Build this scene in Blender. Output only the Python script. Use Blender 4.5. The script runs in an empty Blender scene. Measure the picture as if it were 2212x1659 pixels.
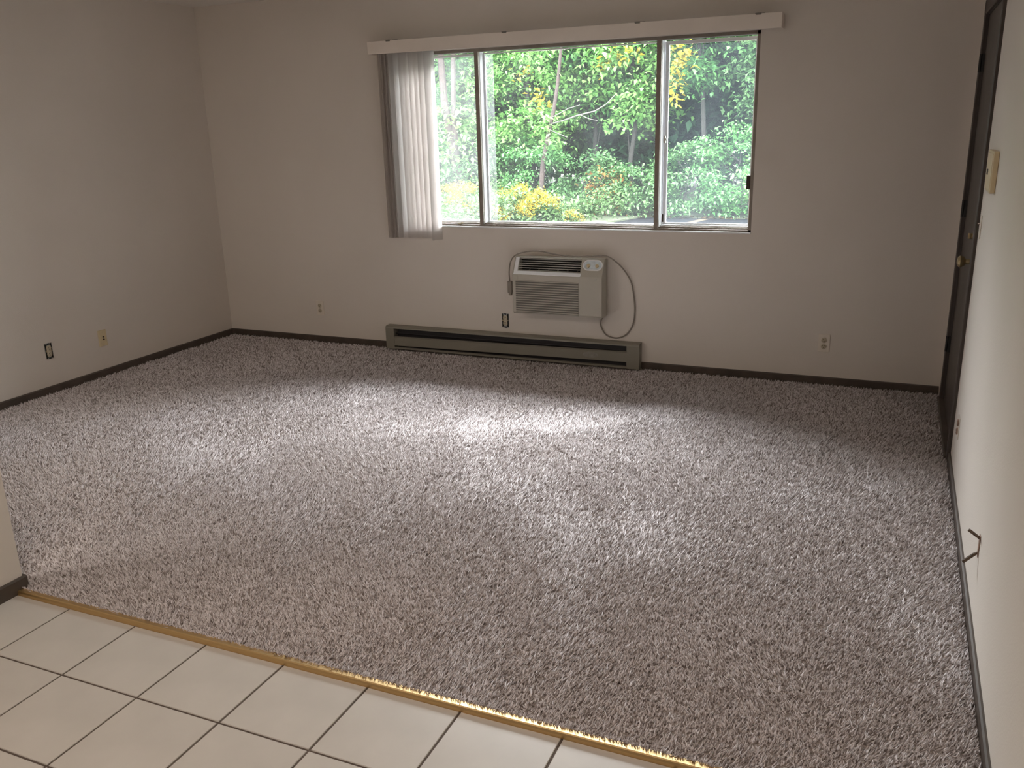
import bpy, bmesh, math, random
import numpy as np
from mathutils import Vector, Matrix, Euler
random.seed(7); rng = np.random.default_rng(7)
sc = bpy.context.scene
col = sc.collection
PI = math.pi

# ------------------------------------------------------------------ camera, sky, light, exposure
F_PX, YAW, PITCH, ROLL = 1883.1, -0.4163, -0.2900, -0.0279
CAM = Vector((0.0, -5.6255, 1.6443))
cy, sy = math.cos(YAW), math.sin(YAW); cp, sp = math.cos(PITCH), math.sin(PITCH)
fwd = Vector((sy*cp, cy*cp, sp)); rgt = Vector((cy, -sy, 0)); up0 = rgt.cross(fwd)
cr, sr = math.cos(ROLL), math.sin(ROLL)
rt = cr*rgt + sr*up0; upv = -sr*rgt + cr*up0
cam_d = bpy.data.cameras.new('camera'); cam = bpy.data.objects.new('camera', cam_d); col.objects.link(cam)
M = Matrix((rt, upv, -fwd)).transposed().to_4x4(); M.translation = CAM
cam.matrix_world = M
cam_d.sensor_fit = 'HORIZONTAL'; cam_d.sensor_width = 36.0; cam_d.lens = F_PX/2212*36.0
cam_d.clip_start = 0.02; cam_d.clip_end = 200
sc.camera = cam

SKY = 27.0     # zenith; overcast sky, three times as bright at the zenith as at the horizon
w = bpy.data.worlds.new('overcast_sky'); sc.world = w; w.use_nodes = True
nt = w.node_tree; bg = nt.nodes['Background']
tc = nt.nodes.new('ShaderNodeTexCoord'); sx = nt.nodes.new('ShaderNodeSeparateXYZ'); rmp = nt.nodes.new('ShaderNodeValToRGB')
nt.links.new(tc.outputs['Generated'], sx.inputs[0]); nt.links.new(sx.outputs['Z'], rmp.inputs[0]); nt.links.new(rmp.outputs[0], bg.inputs[0])
rmp.color_ramp.elements[0].position = 0.0; rmp.color_ramp.elements[0].color = (0.32, 0.335, 0.345, 1)
rmp.color_ramp.elements[1].position = 1.0; rmp.color_ramp.elements[1].color = (0.95, 0.98, 1.0, 1)
bg.inputs[1].default_value = SKY

# daylight portal in the window opening (guides sky sampling, gives no light itself)
pl = bpy.data.lights.new('window_portal', 'AREA'); pl.shape = 'RECTANGLE'; pl.size = 2.44; pl.size_y = 1.19
po = bpy.data.objects.new('window_portal', pl); col.objects.link(po)
po.location = (-2.05, 0.16, 1.54); po.rotation_euler = (math.radians(-90), 0, 0)
pl.cycles.is_portal = True
# kitchen ceiling lamp over the tiles, plus an unseen fill added for the left wall
def area(name, loc, rot, sx_, sy_, power, colr):
    l = bpy.data.lights.new(name, 'AREA'); l.shape = 'RECTANGLE'; l.size = sx_; l.size_y = sy_; l.energy = power; l.color = colr
    o = bpy.data.objects.new(name, l); col.objects.link(o); o.location = loc; o.rotation_euler = rot
    return o
area('kitchen_ceiling_lamp', (-1.5, -4.95, 2.50), (0, 0, 0), 0.8, 0.8, 12, (1.0, 0.84, 0.71))
area('left_wall_fill', (-4.1, -4.75, 2.50), (0, 0, 0), 0.4, 0.4, 10, (1.0, 0.92, 0.84))

sc.view_settings.view_transform = 'Standard'; sc.view_settings.look = 'None'
sc.view_settings.gamma = 1; sc.view_settings.use_curve_mapping = False
sc.view_settings.exposure = 1.16
try:
    sc.cycles.use_denoising = True; sc.cycles.max_bounces = 14; sc.cycles.diffuse_bounces = 8
    sc.cycles.transparent_max_bounces = 24; sc.cycles.sample_clamp_indirect = 8
except Exception: pass

# ------------------------------------------------------------------ materials
def mat(name, colr, rough=0.6, metal=0.0, noise=None, bump=None, spec=0.5, var=None, coords='Object'):
    """noise=(scale, amount) colour mottling; bump=(scale, strength, distance)"""
    m = bpy.data.materials.new(name); m.use_nodes = True; t = m.node_tree; b = t.nodes['Principled BSDF']
    b.inputs['Base Color'].default_value = (*colr, 1); b.inputs['Roughness'].default_value = rough
    b.inputs['Metallic'].default_value = metal; b.inputs['Specular IOR Level'].default_value = spec
    c = t.nodes.new('ShaderNodeTexCoord')
    if noise:
        n = t.nodes.new('ShaderNodeTexNoise'); n.inputs['Scale'].default_value = noise[0]; n.inputs['Detail'].default_value = 6
        t.links.new(c.outputs[coords], n.inputs[0])
        r = t.nodes.new('ShaderNodeValToRGB'); a = noise[1]
        r.color_ramp.elements[0].position = .3; r.color_ramp.elements[1].position = .7
        c2 = var if var else tuple(min(1, x*(1+a)) for x in colr)
        r.color_ramp.elements[0].color = (*[x*(1-a) for x in colr], 1); r.color_ramp.elements[1].color = (*c2, 1)
        t.links.new(n.outputs[0], r.inputs[0]); t.links.new(r.outputs[0], b.inputs['Base Color'])
    if bump:
        n = t.nodes.new('ShaderNodeTexNoise'); n.inputs['Scale'].default_value = bump[0]; n.inputs['Detail'].default_value = 3
        t.links.new(c.outputs[coords], n.inputs[0])
        bp = t.nodes.new('ShaderNodeBump'); bp.inputs['Strength'].default_value = bump[1]; bp.inputs['Distance'].default_value = bump[2]
        t.links.new(n.outputs[0], bp.inputs['Height']); t.links.new(bp.outputs[0], b.inputs['Normal'])
    return m
def leafmat(name, c1, c2, trans=0.35, scale=1.2):
    m = bpy.data.materials.new(name); m.use_nodes = True; t = m.node_tree
    for n in list(t.nodes):
        if n.type != 'OUTPUT_MATERIAL': t.nodes.remove(n)
    out = [n for n in t.nodes if n.type == 'OUTPUT_MATERIAL'][0]
    g = t.nodes.new('ShaderNodeNewGeometry'); n = t.nodes.new('ShaderNodeTexNoise'); n.inputs['Scale'].default_value = scale
    tcn = t.nodes.new('ShaderNodeTexCoord'); t.links.new(tcn.outputs['Object'], n.inputs[0])
    ad = t.nodes.new('ShaderNodeMath'); ad.operation = 'MULTIPLY_ADD'; ad.inputs[1].default_value = .55; t.links.new(g.outputs['Random Per Island'], ad.inputs[0])
    m2 = t.nodes.new('ShaderNodeMath'); m2.operation = 'MULTIPLY'; m2.inputs[1].default_value = .5; t.links.new(n.outputs[0], m2.inputs[0]); t.links.new(m2.outputs[0], ad.inputs[2])
    r = t.nodes.new('ShaderNodeValToRGB'); r.color_ramp.elements[0].color = (*c1, 1); r.color_ramp.elements[1].color = (*c2, 1)
    r.color_ramp.elements[0].position = .1; r.color_ramp.elements[1].position = .9
    t.links.new(ad.outputs[0], r.inputs[0])
    d = t.nodes.new('ShaderNodeBsdfPrincipled'); d.inputs['Roughness'].default_value = .6; d.inputs['Specular IOR Level'].default_value = .22
    tr = t.nodes.new('ShaderNodeBsdfTranslucent'); mx = t.nodes.new('ShaderNodeMixShader'); mx.inputs[0].default_value = trans
    t.links.new(r.outputs[0], d.inputs['Base Color']); t.links.new(r.outputs[0], tr.inputs[0])
    t.links.new(d.outputs[0], mx.inputs[1]); t.links.new(tr.outputs[0], mx.inputs[2]); t.links.new(mx.outputs[0], out.inputs[0])
    return m
def glassmat(name, haze, hcol=(.9, .96, 1.0), scale=4.0):
    """thin pane: clear, a little mirror, and dirt that scatters daylight"""
    m = bpy.data.materials.new(name); m.use_nodes = True; t = m.node_tree
    for n in list(t.nodes):
        if n.type != 'OUTPUT_MATERIAL': t.nodes.remove(n)
    out = [n for n in t.nodes if n.type == 'OUTPUT_MATERIAL'][0]
    tp = t.nodes.new('ShaderNodeBsdfTransparent'); gl = t.nodes.new('ShaderNodeBsdfGlossy'); gl.inputs['Roughness'].default_value = .02
    tl = t.nodes.new('ShaderNodeBsdfTranslucent'); tl.inputs[0].default_value = (*hcol, 1)
    fr = t.nodes.new('ShaderNodeFresnel'); fr.inputs[0].default_value = 1.25
    a = t.nodes.new('ShaderNodeMixShader'); t.links.new(fr.outputs[0], a.inputs[0]); t.links.new(tp.outputs[0], a.inputs[1]); t.links.new(gl.outputs[0], a.inputs[2])
    tcn = t.nodes.new('ShaderNodeTexCoord'); n = t.nodes.new('ShaderNodeTexNoise'); n.inputs['Scale'].default_value = scale; n.inputs['Detail'].default_value = 5
    t.links.new(tcn.outputs['Object'], n.inputs[0])
    mr = t.nodes.new('ShaderNodeMapRange'); mr.inputs['From Min'].default_value = .3; mr.inputs['From Max'].default_value = .7
    mr.inputs['To Min'].default_value = haze*.6; mr.inputs['To Max'].default_value = haze*1.4; t.links.new(n.outputs[0], mr.inputs[0])
    b = t.nodes.new('ShaderNodeMixShader'); t.links.new(mr.outputs[0], b.inputs[0]); t.links.new(a.outputs[0], b.inputs[1]); t.links.new(tl.outputs[0], b.inputs[2])
    t.links.new(b.outputs[0], out.inputs[0])
    return m

WALLC = (.69, .64, .585)
M_wall = mat('wall_paint', WALLC, .75, noise=(1.3, .03), bump=(170, .25, .002), coords='Object')
M_ceil = mat('ceiling_paint', (.72, .69, .64), .85, bump=(120, .3, .003))
M_base = mat('brown_baseboard', (.075, .058, .047), .42, noise=(9, .25), bump=(60, .15, .001))
M_tile = mat('cream_ceramic_tile', (.62, .59, .555), .38, noise=(5, .05), bump=(30, .05, .002))
M_grout = mat('grey_brown_grout', (.12, .095, .08), .9, noise=(40, .2), bump=(300, .4, .002))
M_slab = mat('subfloor', (.3, .28, .26), .9)
M_brass = mat('brass', (.70, .50, .25), .44, 1.0, bump=(50, .08, .001))
M_knob = mat('aged_brass', (.42, .34, .20), .35, .9, bump=(50, .08, .001))
M_door = mat('dark_brown_door', (.060, .048, .042), .45, noise=(6, .2), bump=(40, .1, .001))
M_alum = mat('aluminium_frame', (.52, .52, .50), .38, .75, noise=(20, .06))
M_alud = mat('weathered_aluminium', (.26, .23, .20), .45, .6, noise=(20, .12))
M_white = mat('white_metal_and_lit_faces', (.84, .86, .88), .45, noise=(15, .03))  # also paints sky light on the mullion sides and the outlet lip
M_black = mat('black_rubber', (.018, .017, .016), .6, noise=(30, .2))
M_bronze = mat('dark_bronze_latch', (.05, .035, .028), .4, .4)
M_ivory = mat('ivory_plastic', (.66, .56, .36), .4, noise=(30, .04))
M_cream = mat('off_white_plastic', (.72, .66, .58), .4, noise=(30, .03))
M_recep = mat('tan_receptacle', (.50, .44, .33), .45, noise=(40, .08))
M_slot = mat('dark_slot', (.012, .010, .008), .8)
M_steel = mat('galvanised_steel', (.45, .45, .44), .4, .9)
M_ac = mat('beige_grey_plastic', (.42, .395, .335), .40, noise=(12, .03))
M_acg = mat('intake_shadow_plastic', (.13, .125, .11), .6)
M_acd = mat('dark_grille_inside', (.035, .035, .035), .6)
M_vanev = mat('louver_grey_plastic', (.40, .39, .36), .45)
M_ctrl = mat('control_panel_pale_blue', (.62, .70, .74), .35, noise=(60, .12))
M_cord = mat('grey_power_cord', (.24, .21, .175), .5)
M_heat = mat('taupe_enamelled_steel', (.24, .225, .185), .42, noise=(7, .05))
M_heatd = mat('heater_inside', (.045, .042, .045), .5)
M_smud = mat('heater_scuff', (.27, .255, .225), .6, noise=(30, .15))
M_val = mat('valance_vinyl', (.80, .73, .66), .45, noise=(6, .03))
M_clip = mat('valance_clip', (.20, .19, .165), .5)
M_brk = mat('brown_bracket', (.10, .065, .04), .5, noise=(60, .4))
M_brkp = mat('pale_bracket_strip', (.30, .20, .15), .5, noise=(60, .3))
M_asph = mat('wet_asphalt', (.0045, .0050, .0065), .95, noise=(3, .3), bump=(60, .4, .01), spec=.08)
M_yel = mat('yellow_road_paint', (.022, .0115, .0008), .9, noise=(15, .12))
M_soil = mat('woodland_floor', (.035, .045, .022), .95, noise=(2.5, .4), bump=(8, .6, .05))
M_bark = mat('red_brown_bark', (0.0172, 0.0095, 0.0073), .85, noise=(7, .35), bump=(25, .7, .02))
M_barkp = mat('pale_dead_wood', (0.0428, 0.0428, 0.0353), .8, noise=(12, .2), bump=(25, .4, .01))
M_barkd = mat('dark_bark', (.010, .010, .008), .9, noise=(7, .35), bump=(25, .7, .02))
L_light = leafmat('leaf_light_green', (0.0344, 0.1237, 0.0289), (0.1671, 0.3337, 0.0876))
L_mid = leafmat('leaf_mid_green', (0.0193, 0.0838, 0.0273), (0.1015, 0.2515, 0.0729))
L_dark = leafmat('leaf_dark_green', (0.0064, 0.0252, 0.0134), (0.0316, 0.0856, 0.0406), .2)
L_blue = leafmat('leaf_blue_green', (0.0140, 0.0463, 0.0181), (0.0819, 0.1698, 0.0593))
L_yel = leafmat('leaf_yellow', (0.1600, 0.1600, 0.0160), (0.3520, 0.2640, 0.0240))
L_red = leafmat('leaf_red_orange', (0.0900, 0.0300, 0.0120), (0.1800, 0.1140, 0.0300))
L_gold = leafmat('goldenrod_flower', (0.1913, 0.1350, 0.0067), (0.2925, 0.2137, 0.0112), .3)
L_weed = leafmat('weed_leaf', (0.0199, 0.0500, 0.0143), (0.0619, 0.1119, 0.0405))
L_litter = leafmat('leaf_litter', (0.0270, 0.0171, 0.0073), (0.0637, 0.0441, 0.0221), .1)
G_clear = glassmat('window_glass', .0070)
G_left = glassmat('dusty_window_glass', .024, (.93, .98, 1.0), 6)
G_screen = glassmat('screened_window_glass', .012, (.80, .90, 1.0), 2)

def vanemat():
    m = bpy.data.materials.new('ivory_vinyl_vane'); m.use_nodes = True; t = m.node_tree
    d = t.nodes['Principled BSDF']; d.inputs['Base Color'].default_value = (.62, .58, .54, 1); d.inputs['Roughness'].default_value = .5
    out = [n for n in t.nodes if n.type == 'OUTPUT_MATERIAL'][0]
    tl = t.nodes.new('ShaderNodeBsdfTranslucent'); tl.inputs[0].default_value = (.86, .84, .83, 1)
    mx = t.nodes.new('ShaderNodeMixShader'); mx.inputs[0].default_value = .74
    w_ = t.nodes.new('ShaderNodeTexNoise'); w_.inputs['Scale'].default_value = 60; c = t.nodes.new('ShaderNodeTexCoord'); t.links.new(c.outputs['Object'], w_.inputs[0])
    bp = t.nodes.new('ShaderNodeBump'); bp.inputs['Strength'].default_value = .15; bp.inputs['Distance'].default_value = .001
    t.links.new(w_.outputs[0], bp.inputs['Height']); t.links.new(bp.outputs[0], d.inputs['Normal'])
    t.links.new(d.outputs[0], mx.inputs[1]); t.links.new(tl.outputs[0], mx.inputs[2]); t.links.new(mx.outputs[0], out.inputs[0])
    return m
M_vane = vanemat()

def carpetmat():
    m = bpy.data.materials.new('carpet_yarn'); m.use_nodes = True; t = m.node_tree; b = t.nodes['Principled BSDF']
    b.inputs['Roughness'].default_value = .75; b.inputs['Specular IOR Level'].default_value = .25
    b.inputs['Sheen Weight'].default_value = .25; b.inputs['Sheen Roughness'].default_value = .5
    g = t.nodes.new('ShaderNodeNewGeometry'); r = t.nodes.new('ShaderNodeValToRGB'); cr_ = r.color_ramp
    cr_.elements[0].position = 0; cr_.elements[0].color = (.15, .115, .10, 1)
    cr_.elements[1].position = 1; cr_.elements[1].color = (.95, .90, .92, 1)
    e = cr_.elements.new(.22); e.color = (.50, .445, .435, 1)
    e = cr_.elements.new(.6); e.color = (.72, .66, .66, 1)
    t.links.new(g.outputs['Random Per Island'], r.inputs[0]); t.links.new(r.outputs[0], b.inputs['Base Color'])
    return m
M_carpet = carpetmat()
M_backing = mat('carpet_backing', (.30, .26, .24), .95, noise=(200, .3))

# ------------------------------------------------------------------ mesh helpers
class MB:
    def __init__(s): s.v = []; s.f = []; s.m = []; s.cur = 0
    def add(s, vs, fs):
        o = len(s.v); s.v += [tuple(p) for p in vs]; s.f += [tuple(i+o for i in f) for f in fs]; s.m += [s.cur]*len(fs); return s
    def box(s, x0, x1, y0, y1, z0, z1):
        x0, x1 = min(x0, x1), max(x0, x1); y0, y1 = min(y0, y1), max(y0, y1); z0, z1 = min(z0, z1), max(z0, z1)
        return s.add([(x0,y0,z0),(x1,y0,z0),(x1,y1,z0),(x0,y1,z0),(x0,y0,z1),(x1,y0,z1),(x1,y1,z1),(x0,y1,z1)],
                     [(0,3,2,1),(4,5,6,7),(0,1,5,4),(1,2,6,5),(2,3,7,6),(3,0,4,7)])
    def rbox(s, x0, x1, y0, y1, z0, z1, r=.003, seg=2):
        bm = bmesh.new(); bmesh.ops.create_cube(bm, size=1)
        bmesh.ops.scale(bm, vec=(abs(x1-x0), abs(y1-y0), abs(z1-z0)), verts=bm.verts)
        bmesh.ops.translate(bm, vec=((x0+x1)/2, (y0+y1)/2, (z0+z1)/2), verts=bm.verts)
        bmesh.ops.bevel(bm, geom=bm.edges[:], offset=r, segments=seg, affect='EDGES', profile=.5)
        bm.verts.index_update(); s.add([v.co for v in bm.verts], [[v.index for v in f.verts] for f in bm.faces]); bm.free(); return s
    def prism(s, pts, axis, a0, a1):
        """extrude closed 2D polygon along axis; pts in the other two axes (order x,y / x,z / y,z)"""
        n = len(pts)
        def P(p, a):
            return {'x': (a, p[0], p[1]), 'y': (p[0], a, p[1]), 'z': (p[0], p[1], a)}[axis]
        vs = [P(p, a0) for p in pts] + [P(p, a1) for p in pts]
        fs = [(i, (i+1) % n, (i+1) % n+n, i+n) for i in range(n)] + [tuple(range(n))[::-1], tuple(range(n, 2*n))]
        return s.add(vs, fs)
    def tube(s, pts, rad, n=8, caps=True):
        pts = [Vector(p) for p in pts]; R_ = rad if isinstance(rad, (list, tuple)) else [rad]*len(pts)
        vs = []; ref = None
        for i, p in enumerate(pts):
            t = (pts[min(i+1, len(pts)-1)] - pts[max(i-1, 0)]).normalized()
            if ref is None:
                ref = Vector((0, 0, 1)) if abs(t.z) < .9 else Vector((1, 0, 0))
            u = t.cross(ref).normalized(); v = t.cross(u).normalized(); ref = -v if False else u.cross(t)
            for k in range(n):
                a = 2*PI*k/n; vs.append(p + (u*math.cos(a) + v*math.sin(a))*R_[i])
        fs = []
        for i in range(len(pts)-1):
            for k in range(n): fs.append((i*n+k, i*n+(k+1) % n, (i+1)*n+(k+1) % n, (i+1)*n+k))
        if caps: fs += [tuple(range(n))[::-1], tuple(range((len(pts)-1)*n, len(pts)*n))]
        return s.add(vs, fs)
    def lathe(s, prof, origin, axis, n=20):
        """prof: list of (r, h) along axis from origin"""
        ax = Vector(axis).normalized(); ref = Vector((0, 0, 1)) if abs(ax.z) < .9 else Vector((1, 0, 0))
        u = ax.cross(ref).normalized(); v = ax.cross(u).normalized(); o = Vector(origin); vs = []
        for r, h in prof:
            for k in range(n):
                a = 2*PI*k/n; vs.append(o + ax*h + (u*math.cos(a)+v*math.sin(a))*r)
        fs = [(i*n+k, i*n+(k+1) % n, (i+1)*n+(k+1) % n, (i+1)*n+k) for i in range(len(prof)-1) for k in range(n)]
        fs += [tuple(range(n))[::-1], tuple(range((len(prof)-1)*n, len(prof)*n))]
        return s.add(vs, fs)
    def build(s, name, m, parent=None, smooth=False, kind=None, loc=None):
        me = bpy.data.meshes.new(name); me.from_pydata(s.v, [], s.f); me.update()
        ms = m if isinstance(m, (list, tuple)) else [m]
        for x in ms: me.materials.append(x)
        if len(ms) > 1: me.polygons.foreach_set('material_index', s.m)
        bm = bmesh.new(); bm.from_mesh(me); bmesh.ops.recalc_face_normals(bm, faces=bm.faces); bm.to_mesh(me); bm.free()
        if smooth:
            me.polygons.foreach_set('use_smooth', [True]*len(me.polygons))
            try: me.set_sharp_from_angle(angle=math.radians(38))
            except Exception: pass
        o = bpy.data.objects.new(name, me); col.objects.link(o)
        if parent is not None: o.parent = parent
        if kind: o['kind'] = kind
        if loc is not None: o.location = loc
        return o
def tag(o, label, cat, group=None, kind=None):
    o['label'] = label; o['category'] = cat
    if group: o['group'] = group
    if kind: o['kind'] = kind
    return o
def empty(name, loc=(0, 0, 0), kind=None):
    o = bpy.data.objects.new(name, None); col.objects.link(o); o.location = loc; o.empty_display_size = .1
    if kind: o['kind'] = kind
    return o
def struct(mb, name, m, parent=None, smooth=False):
    o = mb.build(name, m, parent, smooth)
    if parent is None: o['kind'] = 'structure'
    return o
def local(mb, loc):
    mb.v = [(a-loc[0], b-loc[1], c-loc[2]) for a, b, c in mb.v]; return mb

# ------------------------------------------------------------------ room shell
XL, XR, CZ, CT = -5.046, 0.344, 2.555, 0.012      # left wall, right wall, ceiling, carpet backing top
YK = -9.2                                          # far end of the kitchen behind the camera
PX0, PX1, PY = -3.02, -2.907, -3.672               # partition wall beside the tiles
WX0, WX1, WZ0, WZ1 = -3.27, -0.827, 0.948, 2.134   # window opening
b = MB()
b.box(XL-.2, WX0, 0, .16, -.3, CZ).box(WX1, XR+.2, 0, .16, -.3, CZ).box(WX0, WX1, 0, .16, -.3, WZ0).box(WX0, WX1, 0, .16, WZ1, CZ)
struct(b, 'wall_back', M_wall)
struct(MB().box(XL-.2, XL, -5.6, 0, -.02, CZ), 'wall_left', M_wall)
# right wall with the door opening
DY0, DY1, DZ = -1.095, -.155, 2.125
b = MB(); b.box(XR, XR+.14, DY1, 0, -.02, CZ).box(XR, XR+.14, YK, DY0, -.02, CZ).box(XR, XR+.14, DY0, DY1, DZ, CZ)
struct(b, 'wall_right', M_wall)
struct(MB().box(PX0, PX1, YK, PY, -.02, CZ), 'wall_partition', M_wall)
struct(MB().box(XL-.2, PX0, -5.72, -5.6, -.02, CZ), 'wall_side', M_wall)
struct(MB().box(PX0, XR+.14, YK-.1, YK, -.02, CZ), 'wall_kitchen', M_wall)
struct(MB().box(XL-.2, XR+.2, YK-.1, .16, CZ, CZ+.12), 'ceiling', M_ceil)

# floor slab with tiles
TX, TY, TT, T = -2.3116, -4.0113, -3.7075, .3175
fl = MB(); fl.box(XL-.2, XR+.2, YK-.1, .16, -.12, -.012)
floor = struct(fl, 'floor', M_slab)
struct(MB().box(PX1, XR, YK, TT, -.012, -.0035), 'grout', M_grout, floor)
G = .0035
ys = [TT] + [TY - T*k for k in range(0, 8)]
xs = [PX1] + [TX + T*k for k in range(-1, 9) if TX+T*k > PX1+.01 and TX+T*k < XR-.01] + [XR]
cache = {}
for j in range(len(ys)-1):
    for i in range(len(xs)-1):
        wx, wy = xs[i+1]-xs[i]-2*G, ys[j]-ys[j+1]-2*G
        k = (round(wx, 4), round(wy, 4)); cx, cyy = (xs[i]+xs[i+1])/2, (ys[j]+ys[j+1])/2
        if k not in cache:
            bm = bmesh.new(); bmesh.ops.create_cube(bm, size=1); bmesh.ops.scale(bm, vec=(wx, wy, .010), verts=bm.verts)
            bmesh.ops.bevel(bm, geom=[e for e in bm.edges if all(v.co.z > 0 for v in e.verts)], offset=.0018, segments=1, affect='EDGES')
            me = bpy.data.meshes.new('tile'); bm.to_mesh(me); bm.free(); me.materials.append(M_tile); cache[k] = me
        o = bpy.data.objects.new('tile', cache[k]); col.objects.link(o); o.parent = floor
        o.location = (cx, cyy, -.005 + random.uniform(-.0004, .0004)); o.rotation_euler = (random.uniform(-.001, .001), random.uniform(-.001, .001), 0)

# carpet: backing slab and pile
carpet = MB().box(XL, PX0, -5.6, TT+.028, -.012, .006).box(XL, XR, TT+.028, 0, -.012, .006).build('carpet', M_backing)
tag(carpet, 'wall-to-wall mottled grey-brown cut pile carpet covering the living room floor', 'carpet')
def pile(n, x0, x1, y0, y1, rb, hmin, hmax):
    x = rng.uniform(x0, x1, n); y = rng.uniform(y0, y1, n)
    keep = ~((y > -.068) & (x > -3.5) & (x < -1.51)); x = x[keep]; y = y[keep]; n = len(x)
    # nap: slow swirls in the lean of the pile left by walking and vacuuming
    ph = np.sin(x*3.3+1.3*np.sin(y*2.7)) + np.sin(y*4.3+1.1*np.sin(x*2.4+.6)) + .7*np.sin(5.1*x-4.2*y+2*np.sin(y*2.1)) + .6*np.sin(9.3*x+7.2*y+1.5*np.sin(6*x))
    lean = .35 + .16*np.sin(ph); ang = -.5 + .42*ph + rng.normal(0, .9, n)
    h = rng.uniform(hmin, hmax, n); a0 = rng.uniform(0, 2*PI, n)
    v = np.zeros((n, 4, 3), np.float32)
    for k in range(3):
        a = a0 + 2*PI*k/3; r = rb*rng.uniform(.8, 1.25, n)
        v[:, k, 0] = x + r*np.cos(a); v[:, k, 1] = y + r*np.sin(a); v[:, k, 2] = .004
    le = h*(lean + np.abs(rng.normal(0, .35, n)))
    v[:, 3, 0] = x + le*np.cos(ang); v[:, 3, 1] = y + le*np.sin(ang); v[:, 3, 2] = .004 + h
    v[:, 3, 0] = np.clip(v[:, 3, 0], XL+.014, XR-.014); v[:, 3, 1] = np.minimum(v[:, 3, 1], -.014)
    return v
A = []
edges = [-3.679, -3.0, -2.4, -1.8, -1.2, -.6, -.016]
for k in range(6):
    y0, y1 = edges[k], edges[k+1]; rb = .0034 + .00038*k
    A.append(pile(int((y1-y0)*3.3*30500*(.0034/rb)**2), -2.95, XR-.015, y0, y1, rb, .012, .021))
    A.append(pile(int((y1-y0)*2.1*30500*(.0034/(rb+.0009))**2), XL+.015, -2.95, y0, y1, rb+.0009, .012, .021))
A.append(pile(9000, XL+.015, PX0-.012, -4.6, -3.679, .007, .012, .021))
A.append(pile(2600, PX1+.012, XR-.015, -3.682, -3.676, .0032, .015, .024))   # shaggy cut edge along the brass strip
V = np.concatenate(A); n = len(V); idx = np.arange(n)[:, None]*4
Fc = np.stack([idx+np.array([0, 1, 3]), idx+np.array([1, 2, 3]), idx+np.array([2, 0, 3])], 1).reshape(-1)
me = bpy.data.meshes.new('carpet_pile'); me.vertices.add(n*4); me.vertices.foreach_set('co', V.reshape(-1))
me.loops.add(n*9); me.loops.foreach_set('vertex_index', Fc.astype(np.int32))
me.polygons.add(n*3); me.polygons.foreach_set('loop_start', np.arange(0, n*9, 3, dtype=np.int32)); me.polygons.foreach_set('loop_total', np.full(n*3, 3, np.int32))
me.polygons.foreach_set('use_smooth', np.ones(n*3, bool)); me.update(calc_edges=True); me.materials.append(M_carpet)
o = bpy.data.objects.new('carpet_pile', me); col.objects.link(o); o.parent = carpet; o['kind'] = 'stuff'

# brass threshold strip
x0, x1 = PX1-.01, XR-.001
b = MB().prism([(TT-.004, -.001), (TT-.003, .009), (TT+.000, .0145), (TT+.004, .0164), (TT+.0275, .0138), (TT+.0275, -.001)], 'x', x0, x1)
o = b.build('threshold_strip', M_brass); tag(o, 'shiny brass transition strip between the cream tiles and the carpet', 'threshold strip')

# baseboards
def baseboard(name, segs):
    b = MB()
    for (ax, c0, c1, face, d) in segs:     # d: direction into room
        z0, z1, t = .004, .060, .011
        pr = [(face, z0), (face+d*t, z0), (face+d*t, z1-.006), (face+d*(t-.005), z1), (face, z1)]
        b.prism(pr, ax, c0, c1)
    return struct(b, name, M_base)
baseboard('baseboard_back', [('x', XL, -3.502, 0, -1), ('x', -1.511, XR-.018, 0, -1)])
b = MB(); z1 = .060
def bb_y(b, xf, d, y0, y1, z0=.004):
    b.prism([(xf, z0), (xf+d*.011, z0), (xf+d*.011, z1-.006), (xf+d*.006, z1), (xf, z1)], 'y', y0, y1)
bb_y(b, XL, 1, -5.6, -.011); struct(b, 'baseboard_left', M_base)
b = MB(); bb_y(b, XR, -1, TT, -1.155); bb_y(b, XR, -1, YK, TT, 0.0); struct(b, 'baseboard_right', M_base)
b = MB(); bb_y(b, PX1, 1, YK, PY+.011, 0.0); b.box(PX0, PX1, PY, PY+.011, .006, z1); struct(b, 'baseboard_partition', M_base)

# ------------------------------------------------------------------ door (door_1) in the right wall
door = MB().rbox(XR+.006, XR+.046, DY0+.004, DY1-.004, .032, DZ-.004, .003).build('door_1', M_door); door['kind'] = 'structure'
b = MB()
c = .07; fx = XR-.016
for (y0, y1) in ((DY0-c, DY0), (DY1, DY1+c)):
    b.prism([(XR, y0), (fx+.004, y0), (fx, y0+.006), (fx, y1-.006), (fx+.004, y1), (XR, y1)], 'z', .004, DZ+c)
b.prism([(XR, DZ), (fx+.004, DZ), (fx, DZ+.006), (fx, DZ+c-.006), (fx+.004, DZ+c), (XR, DZ+c)], 'y', DY0-c, DY1+c)
# jamb lining
b.box(XR, XR+.14, DY0-.001, DY0+.003, 0, DZ).box(XR, XR+.14, DY1-.003, DY1+.001, 0, DZ).box(XR, XR+.14, DY0, DY1, DZ-.003, DZ+.001)
b.build('door_casing', M_door, door)
MB().rbox(XR-.026, XR+.12, DY0-.03, DY1+.06, -.005, .030, .006).build('sill_plate', M_base, door)
for zc in (1.885, 1.130, .360):
    h = MB().tube([(XR-.013, DY1+.002, zc-.045), (XR-.013, DY1+.002, zc+.045)], .0075, 10)
    h.box(XR-.006, XR+.008, DY1-.022, DY1+.018, zc-.045, zc+.045); h.build('hinge', M_black, door, True)
k = MB().lathe([(.030, 0), (.031, .004), (.026, .009), (.012, .012), (.011, .032), (.020, .038), (.027, .048), (.028, .057), (.022, .066), (.008, .070)], (XR+.006, DY0+.075, .965), (-1, 0, 0), 22)
kn = k.build('door_knob', M_knob, door, True)
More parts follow.
